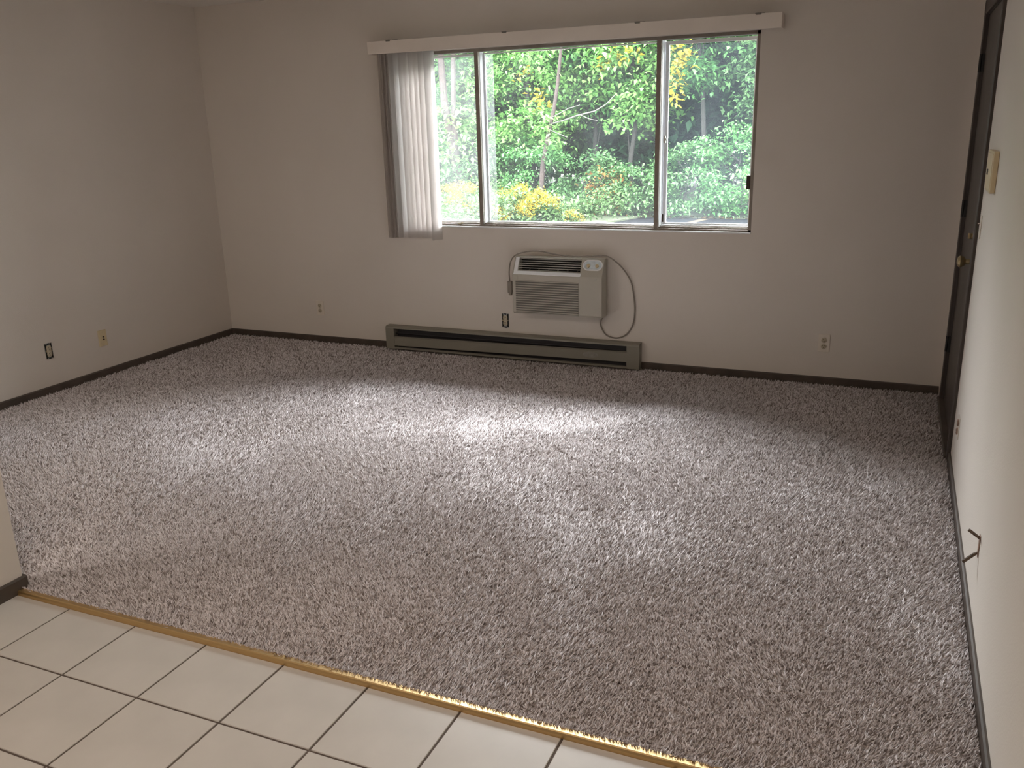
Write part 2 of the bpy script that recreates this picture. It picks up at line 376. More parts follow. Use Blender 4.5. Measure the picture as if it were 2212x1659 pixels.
k = MB().lathe([(.026, 0), (.027, .005), (.022, .012), (.012, .014), (.011, .020)], (XR+.006, DY0+.075, 1.085), (-1, 0, 0), 20).rbox(XR-.030, XR-.012, DY0+.071, DY0+.079, 1.072, 1.098, .002)
k.build('deadbolt', M_knob, door, True)

# ------------------------------------------------------------------ window_1
win = empty('window_1', (-2.05, .05, WZ0), 'structure')
def wpart(mb, name, m, parent=win, smooth=False, base=(-2.05, .05, WZ0)):
    return local(mb, base).build(name, m, parent, smooth)
# outer frame: stepped aluminium channel
b = MB(); yf, yb = .012, .085
b.box(WX0, WX1, yf, yb, WZ0, WZ0+.018).box(WX0, WX1, yf, yb, WZ1-.020, WZ1).box(WX0, WX0+.020, yf, yb, WZ0, WZ1).box(WX1-.020, WX1, yf, yb, WZ0, WZ1)
b.box(WX0, WX1, .030, .034, WZ0+.018, WZ0+.026).box(WX0, WX1, .056, .060, WZ0+.018, WZ0+.028)
wpart(b, 'frame', M_alud)
wpart(MB().rbox(WX0+.001, WX1-.001, -.006, .0115, WZ0-.004, WZ0+.006, .002), 'window_sill', M_white)
# mullions: dark inner face, side body coloured white to paint in the sky light
M1, M2 = -2.708, -1.453
for mx in (M1, M2):
    wpart(MB().rbox(mx, mx+.030, .014, .036, WZ0+.016, WZ1-.018, .003), 'mullion', M_alud)
    wpart(MB().rbox(mx+.001, mx+.032, .037, .105 if mx == M1 else .135, WZ0+.016, WZ1-.018, .003), 'mullion_lit_side', M_white)
wpart(MB().rbox(WX0+.02, WX1-.02, .087, .135, WZ0-.002, WZ0+.034, .004), 'outer_sill', M_white)
def sash(x0, x1, y, st, fr, gl, z0=WZ0+.022, z1=WZ1-.022, d=.018, nm='sash'):
    b = MB()
    b.rbox(x0, x0+st, y, y+d, z0, z1, .002).rbox(x1-st, x1, y, y+d, z0, z1, .002).rbox(x0+st-.002, x1-st+.002, y, y+d, z0, z0+st, .002).rbox(x0+st-.002, x1-st+.002, y, y+d, z1-st, z1, .002)
    s = wpart(b, nm, fr)
    g = MB().box(x0+st-.003, x1-st+.003, y+d*.45, y+d*.55, z0+st-.003, z1-st+.003)
    local(g, (-2.05, .05, WZ0)).build('pane', gl, s)
    return s
sash(WX0+.020, M1+.030, .106, .018, M_white, G_left, nm='sliding_sash')
fs = sash(M1+.033, M2+.001, .096, .009, M_white, G_clear, nm='fixed_sash')
local(MB().box(M1+.036, M1+.094, .118, .122, WZ0+.026, WZ1-.026), (-2.05, .05, WZ0)).build('hazy_strip', G_left, fs)  # loose strip of hazy glass added to draw the reflection by the mullion
rs = sash(M2+.034, WX1-.019, .112, .022, M_white, G_screen, nm='sliding_sash')
# latches
wpart(MB().rbox(M2+.052, M2+.064, .026, .044, 1.50, 1.545, .002).rbox(M2+.060, M2+.072, .022, .034, 1.515, 1.530, .002), 'latch', M_alum)
wpart(MB().rbox(WX1-.046, WX1-.022, .020, .044, 1.215, 1.300, .003), 'latch', M_bronze)
wpart(MB().rbox(M2+.050, M2+.062, .026, .042, 1.005, 1.055, .002), 'latch', M_bronze)
# exterior side of the wall opening
struct(MB().box(WX0-.05, WX1+.05, .16, .20, WZ0-.05, WZ0-.004), 'trim_1', M_white)

# dry leaf lying in the track
lf = MB(); c0 = Vector((-2.862, .018, WZ0+.0195))
pts = [(-.022, 0), (-.010, .007), (.006, .010), (.020, .002), (.024, -.002), (.010, -.007), (-.008, -.006)]
lf.add([c0+Vector((x, y*.9, .004+.006*math.sin(x*120))) for x, y in pts] + [c0+Vector((x, y*.9, .0015+.006*math.sin(x*120))) for x, y in pts],
       [tuple(range(7)), tuple(range(13, 6, -1))] + [(i, (i+1) % 7, (i+1) % 7+7, i+7) for i in range(7)])
o = lf.build('dry_leaf', mat('pale_dry_leaf', (.75, .66, .40), .6, noise=(80, .15))); tag(o, 'small pale dry leaf lying in the window track at the left', 'leaf')

# ------------------------------------------------------------------ valance
VX0, VX1, VZ0, VZ1, VY = -3.468, -.699, 2.130, 2.213, -.100
val = empty('valance', (-2.08, -.05, VZ0)); tag(val, 'long cream window valance board hung above the window', 'valance')
base = (-2.08, -.05, VZ0)
local(MB().rbox(VX0, VX1, VY, VY+.006, VZ0, VZ1, .002), base).build('front_board', M_val, val)
for xx in (VX0, VX1-.005): local(MB().rbox(xx, xx+.005, VY+.006, -.001, VZ0+.001, VZ1-.001, .0015), base).build('return_board', M_val, val)
local(MB().box(VX0+.05, VX1-.05, -.075, -.045, VZ1-.050, VZ1-.018), base).build('head_rail', M_alum, val)
for xx in (-3.30, -2.43, -1.546, -.831):
    b = MB().rbox(xx-.022, xx+.022, -.098, -.002, VZ1-.002, VZ1+.003, .001).rbox(xx-.016, xx+.016, VY-.003, VY+.002, VZ1-.007, VZ1+.004, .001).rbox(xx-.02, xx+.02, -.006, -.001, VZ1-.05, VZ1+.012, .001)
    local(b, base).build('mounting_clip', M_clip, val)

# ------------------------------------------------------------------ vertical blind, drawn to the left
bl = empty('vertical_blind', (-3.2, -.06, 2.16)); tag(bl, 'ivory vertical blind with its vanes stacked at the left end of the window', 'blind')
def vane_mesh(wd, z0, z1):
    b = MB(); N = 8; fr = []; t = .0012
    for i in range(N+1):
        u = (i/N-.5)*wd; fr.append((u, .007*(1-(2*i/N-1)**2)))
    ring = [(x, y) for x, y in fr] + [(x, y-t) for x, y in reversed(fr)]
    return b.prism(ring, 'z', z0, z1)
vb = vane_mesh(.089, .868-2.16, 2.150-2.16)
v0 = vb.build('vane', M_vane, bl, True)
xs_v = [-3.380, -3.366, -3.352, -3.338, -3.324, -3.308, -3.290, -3.246, -3.205, -3.166, -3.128, -3.090, -3.052, -3.018]
an_v = [66, 74, 66, 72, 64, 70, 56, 22, 28, 16, 26, 22, 36, 62]
for i, (xx, an) in enumerate(zip(xs_v, an_v)):
    o = v0 if i == 0 else v0.copy()
    if i: col.objects.link(o); o.parent = bl
    o.location = (xx+3.2, .006+random.uniform(-.003, .003), random.uniform(-.002, .002) if i < 13 else -.012)
    o.rotation_euler = (0, 0, math.radians(an))

# ------------------------------------------------------------------ wall air conditioner
AX0, AX1, AZ0, AZ1 = -2.392, -1.748, .376, .776
ac = empty('air_conditioner', (-2.07, 0, AZ0)); tag(ac, 'beige through-wall air conditioner with louvred top and two knobs, below the window', 'air conditioner')
AB = (-2.07, 0, AZ0)
def ap(mb, name, m, parent=ac, smooth=False): return local(mb, AB).build(name, m, parent, smooth)
ap(MB().rbox(AX0+.012, AX1-.012, -.064, .10, AZ0-.006, AZ1-.016, .004), 'cabinet', M_ac)
# front shell: lower vertical panel, upper part leaning back, with a recess for the outlet louvres
def shell_profile():   # (y, z) outline of the side, front to back
    return [(-.060, AZ0), (-.152, AZ0+.004), (-.160, AZ0+.016), (-.160, .645), (-.158, .655), (-.102, AZ1-.014), (-.088, AZ1-.006), (-.060, AZ1-.006)]
GX0, GX1, GZ0, GZ1 = -2.352, -1.905, .672, .760
def slab_x(b, x0, x1, prof): b.prism(prof, 'x', x0, x1)
b = MB()
def yf_(z):  # front surface of the leaning part
    return -.158 + (z-.655)/(AZ1-.014-.655)*.056
slab_x(b, AX0, GX0, shell_profile()); slab_x(b, GX1, AX1, shell_profile())
slab_x(b, GX0, GX1, [(-.060, AZ0), (-.152, AZ0+.004), (-.160, AZ0+.016), (-.160, .645), (-.158, .655), (yf_(GZ0)-.004, GZ0-.004), (-.060, GZ0)])
slab_x(b, GX0, GX1, [(-.060, GZ1-.002), (yf_(GZ1)+.001, GZ1-.002), (-.102, AZ1-.014), (-.088, AZ1-.006), (-.060, AZ1-.006)])
sh = ap(b, 'front_shell', M_ac)
bv = sh.modifiers.new('bevel', 'BEVEL'); bv.width = .006; bv.segments = 2; bv.limit_method = 'ANGLE'; bv.angle_limit = math.radians(50)
ap(MB().box(GX0, GX1, -.072, -.066, GZ0-.001, GZ1+.001), 'outlet_duct', M_acd)
lip = MB()
lip.prism([(-.150, .654), (-.168, .655), (-.171, .659), (-.152, .677), (-.142, .677)], 'x', GX0-.028, GX1+.010)
lip.prism([(yf_(.668), .668), (yf_(.668)-.008, .669), (yf_(.762)-.008, .763), (yf_(.762), .764)], 'x', GX0-.030, GX0-.003)
lo = ap(lip, 'outlet_lip', M_white); bv = lo.modifiers.new('bevel', 'BEVEL'); bv.width = .003; bv.segments = 2; bv.limit_method = 'ANGLE'  # white colour paints in the sky highlight on the lip
for i in range(6):
    z = GZ0+.008+i*.0145; y = yf_(z)+.010
    lv = MB().prism([(y-.005, z-.0015), (y-.004, z+.0025), (y+.016, z+.0010), (y+.016, z-.0015)], 'x', GX0+.001, GX1-.001); ap(lv, 'louver', M_vanev)
for i in range(6):
    xx = GX0+.06+i*.07; ap(MB().box(xx, xx+.003, -.100, -.078, GZ0+.001, GZ0+.010), 'deflector_fin', M_vanev)
# intake grille ribs on the lower panel
for i in range(14):
    z = .394+i*.0163
    ap(MB().prism([(-.1597, z), (-.1655, z+.0015), (-.1655, z+.0060), (-.1597, z+.0085)], 'x', -2.368, -1.912), 'grille_rib', M_ac)
ap(MB().box(-2.369, -1.911, -.1602, -.1592, .390, .614), 'intake_shade_sheet', M_acg)  # dark sheet puts the shade between the ribs into colour
ap(MB().box(-1.906, -1.9035, -.1604, -.1590, .382, .645), 'panel_seam', M_vanev)
# oval control panel on the leaning face
nrm = Vector((0, -(AZ1-.014-.655), .056)).normalized(); tng = Vector((0, .056, AZ1-.014-.655)).normalized()
cc = Vector((-1.822, yf_(.727), .727))
def oval(hw, hh, n=28):
    r = hh; pts = []
    for k in range(n):
        a = 2*PI*k/n; x = math.cos(a)*r; z = math.sin(a)*r; x += (hw-r) if x > 0 else -(hw-r); pts.append((x, z))
    return pts
def oplate(hw, hh, d0, d1):
    P = oval(hw, hh); n_ = len(P); vs = [cc + Vector((x, 0, 0)) + tng*z + nrm*d0 for x, z in P] + [cc+Vector((x, 0, 0))+tng*z+nrm*d1 for x, z in P]
    return MB().add(vs, [tuple(range(n_))[::-1], tuple(range(n_, 2*n_))] + [(i, (i+1) % n_, (i+1) % n_+n_, i+n_) for i in range(n_)])
def oring(hw, hh, wd, d0, d1):
    A_ = oval(hw, hh); B_ = oval(hw-wd, hh-wd); n_ = len(A_); vs = []
    for P, d in ((A_, d0), (A_, d1), (B_, d1), (B_, d0)): vs += [cc+Vector((x, 0, 0))+tng*z+nrm*d for x, z in P]
    fs = [(r*n_+i, r*n_+(i+1) % n_, ((r+1) % 4)*n_+(i+1) % n_, ((r+1) % 4)*n_+i) for r in range(4) for i in range(n_)]
    return MB().add(vs, fs)
cpn = ap(oplate(.062, .031, -.002, .0015), 'control_panel', M_ctrl)
local(oring(.068, .037, .007, -.004, .007), AB).build('bezel', M_white, cpn, True)
for dx in (-.030, .030):
    o_ = cc + Vector((dx, 0, 0)) + tng*(-.004)
    kb = MB().lathe([(.0125, .001), (.0125, .008), (.010, .012), (.004, .0125)], o_, nrm, 16)
    kb.box(o_.x-.0025, o_.x+.0025, o_.y-.018, o_.y-.004, o_.z-.011, o_.z+.012)
    local(kb, AB).build('knob', M_ivory, cpn, True)
ap(MB().lathe([(.006, 0), (.006, .002), (.004, .003)], (-1.790, -.160, .640), (0, -1, 0), 14), 'badge', M_vanev, smooth=True)
# cord
def cat(pts, n=6):
    P = [Vector(p) for p in pts]; P = [P[0]*2-P[1]] + P + [P[-1]*2-P[-2]]; out = []
    for i in range(1, len(P)-2):
        for k in range(n):
            t = k/n; a, b_, c_, d = P[i-1:i+3]
            out.append(.5*((2*b_)+(-a+c_)*t+(2*a-5*b_+4*c_-d)*t*t+(-a+3*b_-3*c_+d)*t**3))
    return out + [P[-2]]
cord_pts = [(-1.772, -.03, .375), (-1.797, -.02, .335), (-1.800, -.012, .293), (-1.765, -.009, .235), (-1.692, -.008, .215), (-1.618, -.008, .248), (-1.574, -.009, .324), (-1.563, -.010, .42), (-1.571, -.012, .515), (-1.592, -.015, .615), (-1.640, -.03, .697),
            (-1.690, -.055, .752), (-1.745, -.080, .787), (-1.85, -.105, .786), (-1.96, -.125, .784), (-2.075, -.125, .792), (-2.209, -.125, .812), (-2.311, -.125, .802), (-2.385, -.120, .775), (-2.425, -.110, .725), (-2.443, -.095, .655), (-2.447, -.080, .585)]
ap(MB().tube(cat(cord_pts), .0048, 8), 'power_cord', M_cord, smooth=True)
ap(MB().rbox(-2.462, -2.428, -.095, -.065, .505, .590, .007).rbox(-2.456, -2.432, -.090, -.070, .488, .510, .005), 'plug', M_cord)
ap(MB().box(-2.4278, -2.414, -.084, -.078, .502, .508).box(-2.4278, -2.414, -.084, -.078, .520, .526), 'prong', M_bronze)

# ------------------------------------------------------------------ electric baseboard heater
HX0, HX1 = -3.500, -1.513
ht = empty('baseboard_heater', (-2.5, 0, .02)); tag(ht, 'long taupe metal baseboard heater on the floor below the window', 'heater')
HB = (-2.5, 0, .02)
def hp(mb, name, m, parent=ht): return local(mb, HB).build(name, m, parent)
hp(MB().box(HX0+.003, HX1-.003, -.006, -.0005, .022, .196), 'back_panel', M_heatd)
hp(MB().prism([(-.0005, .192), (-.0005, .197), (-.050, .196), (-.064, .188), (-.066, .178), (-.062, .178), (-.060, .186), (-.048, .191)], 'x', HX0, HX1), 'top_cover', M_heat)
def frontp(x0, x1, z0a, z1a, z0b, z1b):
    vs = []
    for x, z0, z1 in ((x0, z0a, z1a), (x1, z0b, z1b)):
        vs += [(x, -.064, z0), (x, -.060, z0), (x, -.058, z1), (x, -.050, z1+.006), (x, -.052, z1+.010), (x, -.063, z1+.002)]
    return MB().add(vs, [(i, (i+1) % 6, (i+1) % 6+6, i+6) for i in range(6)] + [tuple(range(6))[::-1], tuple(range(6, 12))])
fp = hp(frontp(HX0+.07, HX1-.085, .046, .106, .066, .128), 'front_panel', M_heat)
sm = MB().lathe([(.05, .0), (.05, .0006)], (0, 0, 0), (0, -1, 0), 24); sm.v = [(a*1.1-1.86, c_-.0640, d_*.42+.098) for a, c_, d_ in sm.v]
local(sm, HB).build('scuff_mark', M_smud, fp)
hp(MB().prism([(-.008, .120), (-.030, .128), (-.040, .140), (-.038, .143), (-.028, .132), (-.008, .124)], 'x', HX0+.07, HX1-.085), 'deflector', M_heatd)
hp(MB().tube([(HX0+.07, -.032, .085), (HX1-.085, -.032, .085)], .008, 8), 'heating_element', M_heatd)
hp(MB().prism([(-.050, .020), (-.066, .022), (-.066, .034), (-.050, .036)], 'x', HX0+.01, HX1-.01), 'bottom_rail', M_heat)
for x0, x1 in ((HX0, HX0+.072), (HX1-.088, HX1)):
    hp(MB().prism([(-.001, .018), (-.0665, .020), (-.0668, .178), (-.064, .189), (-.050, .1965), (-.001, .1975)], 'x', x0, x1), 'end_cap', M_heat)

# ------------------------------------------------------------------ wall plates
# frame helper: origin on the wall, u = along wall (to the right as seen), n = out of the wall
def wall_frame(wall, pos, z):
    if wall == 'back': return Vector((pos, 0, z)), Vector((1, 0, 0)), Vector((0, -1, 0))
    if wall == 'left': return Vector((XL, pos, z)), Vector((0, 1, 0)), Vector((1, 0, 0))
    return Vector((XR, pos, z)), Vector((0, -1, 0)), Vector((-1, 0, 0))
def local_to(mb, fr):
    """mb was drawn with x = right, y = -out, z = up about the plate centre"""
    O_, u, n_ = fr; mb.v = [tuple(u*x - n_*y + Vector((0, 0, z))) for x, y, z in mb.v]; return mb
def duplex(b):   # two receptacle faces
    for dz in (-.0195, .0195):
        b.lathe([(.0165, .0), (.0165, .0075), (.0150, .0085)], (0, -.001, dz), (0, -1, 0), 20)
    return b
def slots(fr, parent, d=.0098):
    for dz in (-.0195, .0195):
        b = MB().box(-.0072, -.0050, -d-.0006, -d, dz+.001, dz+.009).box(.0050, .0072, -d-.0006, -d, dz+.002, dz+.009)
        b.lathe([(.0026, 0), (.0026, .0006)], (0, -d, dz-.007), (0, -1, 0), 10); local_to(b, fr).build('slots', M_slot, parent)
def outlet_plate(wall, pos, z, label):
    fr = wall_frame(wall, pos, z); e = empty('wall_outlet', fr[0]); tag(e, label, 'outlet')
    local_to(MB().rbox(-.035, .035, -.0055, -.0003, -.057, .057, .002), fr).build('cover_plate', M_cream, e)
    local_to(duplex(MB()), fr).build('receptacle', M_recep, e, True)
    slots(fr, e)
    local_to(MB().lathe([(.0032, 0), (.0032, .0012)], (0, -.0055, 0), (0, -1, 0), 10), fr).build('screw', M_steel, e)
    return e
def open_outlet(wall, pos, z, label, tilt=0):
    fr = wall_frame(wall, pos, z); e = empty('uncovered_outlet', fr[0]); tag(e, label, 'outlet')
    local_to(MB().box(-.027, .027, -.0012, -.0002, -.050, .050), fr).build('box_opening', M_slot, e)
    b = MB(); t = .0012
    for s_ in (-1, 1):   # box rim
        b.box(s_*.027-.001, s_*.027+.001, -.003, -.0004, -.050, .050); b.box(-.027, .027, -.003, -.0004, s_*.050-.001, s_*.050+.001)
    local_to(b, fr).build('box_rim', M_steel, e)
    b = MB().rbox(-.010, .010, -.0045, -.0025, -.054, .054, .0008).rbox(-.0165, .0165, -.0045, -.0025, .042, .052, .0008).rbox(-.0165, .0165, -.0045, -.0025, -.052, -.042, .0008)
    local_to(b, fr).build('mounting_yoke', M_steel, e)
    b = MB().rbox(-.0165, .0165, -.006, -.002, -.036, .036, .002); duplex(b)
    local_to(b, fr).build('receptacle', M_recep, e, True)
    slots(fr, e)
    for sx_ in (-.0235, .0165): local_to(MB().rbox(sx_, sx_+.007, -.0065, -.002, -.004, .004, .001), fr).build('terminal_screw', M_knob, e)
    return e
outlet_plate('back', -4.131, .285, 'cream double outlet with cover plate on the window wall, left of the heater')
outlet_plate('back', -.346, .278, 'cream double outlet with cover plate between the heater and the door')
open_outlet('left', -1.744, .292, 'outlet without cover plate on the left wall, dark box edges showing')
open_outlet('back', -2.524, .285, 'outlet without cover plate just above the heater and left below the air conditioner')
fr = wall_frame('left', -1.310, .279); e = empty('cable_jack', fr[0]); tag(e, 'ivory cable jack plate on the left wall, right of the uncovered outlet', 'wall jack')
local_to(MB().rbox(-.035, .035, -.0055, -.0003, -.057, .057, .002), fr).build('cover_plate', M_ivory, e)
for dz in (-.010, .008):
    local_to(MB().lathe([(.0055, 0), (.0055, .004), (.004, .009)], (.004, -.005, dz), (0, -1, 0), 12), fr).build('connector', M_bronze, e)
for dz in (-.042, .042): local_to(MB().lathe([(.003, 0), (.003, .0012)], (0, -.0055, dz), (0, -1, 0), 10), fr).build('screw', M_recep, e)
# seen nearly edge-on on the right wall
fr = wall_frame('right', -1.42, .276); e = empty('wall_outlet', fr[0]); tag(e, 'outlet seen nearly edge-on low on the right wall, just past the door frame', 'outlet')
local_to(MB().rbox(-.035, .035, -.003, -.0003, -.050, .050, .001), fr).build('box_rim', M_cream, e)
local_to(duplex(MB()), fr).build('receptacle', M_brkp, e, True); slots(fr, e)

# ivory control box by the door
TB = Vector((XR, -1.50, 1.40)); e = empty('wall_control_box', TB); tag(e, 'ivory control box with a small dark slot on the right wall beside the door frame', 'control box')
L3 = lambda mb: local(mb, TB)
L3(MB().rbox(XR-.020, XR-.0005, -1.690, -1.455, 1.332, 1.492, .003)).build('housing', M_ivory, e)
L3(MB().rbox(XR-.022, XR-.0195, -1.680, -1.465, 1.342, 1.482, .002)).build('front_cover', M_ivory, e)
L3(MB().rbox(XR-.0232, XR-.0215, -1.545, -1.500, 1.395, 1.417, .0005)).build('slot', M_slot, e)

# door chain keeper: a thin metal piece on the wall
TB = Vector((XR, -1.27, 1.15)); e = empty('door_chain_holder', TB); tag(e, 'small thin metal door chain holder on the right wall beside the door frame', 'door hardware')
L4 = lambda mb: local(mb, TB)
L4(MB().rbox(XR-.004, XR-.0004, -1.285, -1.262, 1.105, 1.205, .0012)).build('slide_plate', M_cream, e)
L4(MB().tube([(XR-.003, -1.262, 1.168), (XR-.010, -1.235, 1.166), (XR-.003, -1.205, 1.165)], .0028, 6)).build('hook', M_brkp, e)

# brown bracket with two prongs
TB = Vector((XR, -2.68, .29)); e = empty('wall_bracket', TB); tag(e, 'small brown two-pronged bracket sticking out low on the right wall', 'bracket')
L5 = lambda mb: local(mb, TB)
L5(MB().rbox(XR-.0035, XR-.0004, -2.690, -2.668, .250, .325, .001)).build('back_strip', M_brkp, e)
L5(MB().tube([(XR-.003, -2.680, .316), (XR-.037, -2.676, .338)], [.0048, .0056], 8)).build('prong', M_brk, e)
L5(MB().tube([(XR-.002, -2.680, .264), (XR-.012, -2.680, .256), (XR-.041, -2.676, .222)], [.0035, .0058, .0060], 8)).build('prong', M_brk, e)

# ------------------------------------------------------------------ outdoors
ZG = -.30
def gz(x, y): return ZG
gr = MB().add([(-60, .16, ZG), (30, .16, ZG), (30, 12.35, ZG), (-60, 12.35, ZG), (-60, .16, ZG-.2), (30, .16, ZG-.2), (30, 12.35, ZG-.2), (-60, 12.35, ZG-.2)], [(0,1,2,3),(4,7,6,5),(0,4,5,1),(1,5,6,2),(2,6,7,3),(3,7,4,0)])
asph = gr.build('parking_lot', M_asph); asph['kind'] = 'structure'
wood = MB().add([(-60, 12.3, ZG-.02), (30, 12.3, ZG-.02), (30, 60, 3.0), (-60, 60, 3.0), (-60, 12.3, ZG-.4), (30, 12.3, ZG-.4), (30, 60, ZG-.4), (-60, 60, ZG-.4)], [(0,1,2,3),(4,7,6,5),(0,4,5,1),(1,5,6,2),(2,6,7,3),(3,7,4,0)])
o = wood.build('woodland_ground', M_soil); o['kind'] = 'structure'
# painted bay line
a0 = Vector((-4.27, 9.0, ZG)); a1 = Vector((-3.53, 12.2, ZG)); s_ = Vector((.08, 0, 0))
MB().add([a0-s_+Vector((0,0,.004)), a0+s_+Vector((0,0,.004)), a1+s_+Vector((0,0,.004)), a1-s_+Vector((0,0,.004)), a0-s_, a0+s_, a1+s_, a1-s_], [(0,1,2,3),(4,7,6,5),(0,4,5,1),(1,5,6,2),(2,6,7,3),(3,7,4,0)]).build('painted_line', M_yel, asph)

def leaves(centers, per, spread, size, flat=.55, droop=.0):
    """clusters of folded two-triangle leaves. centers Nx3"""
    C_ = np.repeat(np.asarray(centers, float), per, 0); n = len(C_)
    off = rng.normal(0, 1, (n, 3)) * np.array([spread, spread, spread*flat])
    P = C_ + off; P[:, 2] -= droop*np.hypot(off[:, 0], off[:, 1])
    a = rng.uniform(0, 2*PI, n); tilt = rng.normal(-.35, .5, n); sz = size*rng.uniform(.6, 1.35, n)
    dx = np.stack([np.cos(a)*np.cos(tilt), np.sin(a)*np.cos(tilt), np.sin(tilt)], 1)
    sd = np.stack([-np.sin(a), np.cos(a), rng.normal(0, .35, n)], 1); sd /= np.linalg.norm(sd, axis=1)[:, None]
    v = np.zeros((n, 4, 3)); fold = np.array([0, 0, .14])
    v[:, 0] = P; v[:, 1] = P + dx*(sz*.45)[:, None] + sd*(sz*.30)[:, None] + fold*sz[:, None]
    v[:, 2] = P + dx*sz[:, None]; v[:, 3] = P + dx*(sz*.45)[:, None] - sd*(sz*.30)[:, None] + fold*sz[:, None]
    return v
def leaf_obj(name, V_, m, parent, base=(0, 0, 0)):
    V_ = V_ - np.array(base); n = len(V_); idx = np.arange(n)[:, None]*4
    F_ = np.stack([idx+np.array([0, 1, 2]), idx+np.array([0, 2, 3])], 1).reshape(-1)
    me = bpy.data.meshes.new(name); me.vertices.add(n*4); me.vertices.foreach_set('co', V_.reshape(-1).astype(np.float32))
    me.loops.add(n*6); me.loops.foreach_set('vertex_index', F_.astype(np.int32))
    me.polygons.add(n*2); me.polygons.foreach_set('loop_start', np.arange(0, n*6, 3, dtype=np.int32)); me.polygons.foreach_set('loop_total', np.full(n*2, 3, np.int32))
    me.update(calc_edges=True); me.materials.append(m)
    o = bpy.data.objects.new(name, me); col.objects.link(o)
    if parent is not None: o.parent = parent
    o['kind'] = 'stuff'
    return o
def trunk(mb, base, top, r0, r1, wob=.12, n=7, k=8):
    b_, t_ = Vector(base), Vector(top); pts = []
    for i in range(n):
        f = i/(n-1); p = b_.lerp(t_, f)
        if 0 < i < n-1: p += Vector((random.uniform(-wob, wob), random.uniform(-wob, wob), 0))
        pts.append(p)
    mb.tube(pts, [r0+(r1-r0)*i/(n-1) for i in range(n)], k); return pts
def tree(x, y, H, W, m, label, ncl, per, size, low=.18, lean=(0, 0), bark=None, r=.06, name='tree', grp=None, dens=.24, sub=None, depth=1.0):
    zb = ZG + max(0, (y-12.3)*.069) - .03
    e = empty(name, (x, y, zb)); tag(e, label, 'tree' if name == 'tree' else 'shrub', grp)
    mb = MB(); top = (x+lean[0], y+lean[1], zb+H*.86); pts = trunk(mb, (x, y, zb), top, r, r*.3)
    cs = []
    for i in range(ncl):
        while True:
            u = rng.uniform(-1, 1, 3)
            if .35 < u@u < 1: break
        u = u/np.linalg.norm(u)*(u@u)**.35
        zc = zb + low*H + (H*(1-low))*(.5+.5*u[2]); f = (zc-zb)/H
        cs.append((x+lean[0]*f+u[0]*W, y+lean[1]*f+u[1]*W*depth, zc))
    for c_ in cs[::max(1, ncl//9)]:
        f = min(.95, max(.12, (c_[2]-zb)/(H*.86)-.15)); p = pts[int(f*(len(pts)-1))]
        mb.tube([p, p.lerp(Vector(c_), .5)+Vector((0, 0, .08)), Vector(c_)], [r*.35, r*.2, r*.06], 5)
    local(mb, (x, y, zb)).build('trunk', bark or M_barkd, e, True)
    cs = np.array(cs)
    leaf_obj('foliage', leaves(cs, per, dens, size, .5, .35), m, e, (x, y, zb))
    if sub:
        leaf_obj(sub[2], leaves(np.array(sub[0]), sub[1], .12, size, .8, .2), sub[3], e, (x, y, zb))
    return e

# woodland edge: front row, left to right as seen through the window
tree(-11.0, 13.6, 6.2, 1.7, L_mid, 'tall green tree at the far left of the window view, mostly behind the blind', 85, 150, .12)
tree(-9.1, 14.3, 6.0, 1.25, L_light, 'light green tree seen through the narrow left pane', 85, 160, .115)
tree(-7.9, 13.7, 6.0, 1.15, L_light, 'bright yellow-green tree at the left of the centre pane', 85, 170, .115, sub=([(-7.3, 12.7, 2.25), (-7.2, 12.6, 2.1), (-7.6, 12.7, 2.7)], 22, 'yellow_leaves', L_yel))
tree(-6.6, 14.6, 6.2, 1.3, L_mid, 'mid green tree behind the slender leaning trunk', 85, 160, .115, low=.30)
tree(-5.5, 13.9, 6.8, 1.15, L_light, 'light green broad-leaved tree in the right half of the centre pane', 85, 165, .135, low=.24, sub=([(-5.6, 12.9, 2.95), (-5.3, 12.8, 3.0), (-5.9, 12.9, 2.75)], 22, 'yellow_leaves', L_yel))
tree(-4.0, 13.7, 8.2, 1.2, L_mid, 'green tree with a patch of yellow leaves in the right-hand pane', 85, 160, .135, low=.28, sub=([(-4.35, 12.6, 2.9), (-4.2, 12.6, 2.75), (-4.3, 12.55, 2.55), (-4.32, 12.5, 2.3), (-4.1, 12.6, 2.95), (-4.33, 12.5, 2.1)], 30, 'yellow_leaves', L_yel))
tree(-2.4, 13.5, 9.0, 1.2, L_blue, 'blue-green tree at the right edge of the right-hand pane', 85, 160, .12)
tree(-.9, 13.8, 10.0, 1.5, L_mid, 'green tree just beyond the right edge of the window view', 100, 70, .15)
tree(1.9, 12.6, 11.0, 2.6, L_mid, 'large green tree added beyond the right edge of the view to block sky light', 150, 130, .16)  # unseen tree, added to block the sky on the right
for x, y, H, W, m_, lb in [(-14.0, 13.0, 8.0, 2.0, L_mid, 'green tree added just left of the window view to cut low sky light'), (-18.0, 12.8, 8.5, 2.4, L_dark, 'dark tree added farther left, out of view, to cut low sky light'), (-22.5, 12.5, 9.0, 2.7, L_mid, 'broad green tree added far left, out of view, to cut low sky light'),
                        (6.2, 12.8, 9.5, 2.6, L_dark, 'dark tree added farther right, out of view, to cut low sky light'), (10.5, 12.6, 9.0, 2.6, L_mid, 'broad green tree added far right, out of view, to cut low sky light')]:
    tree(x, y, H, W, m_, lb, 120, 90, .22, low=.03)  # unseen trees added on both sides to cut low sky light
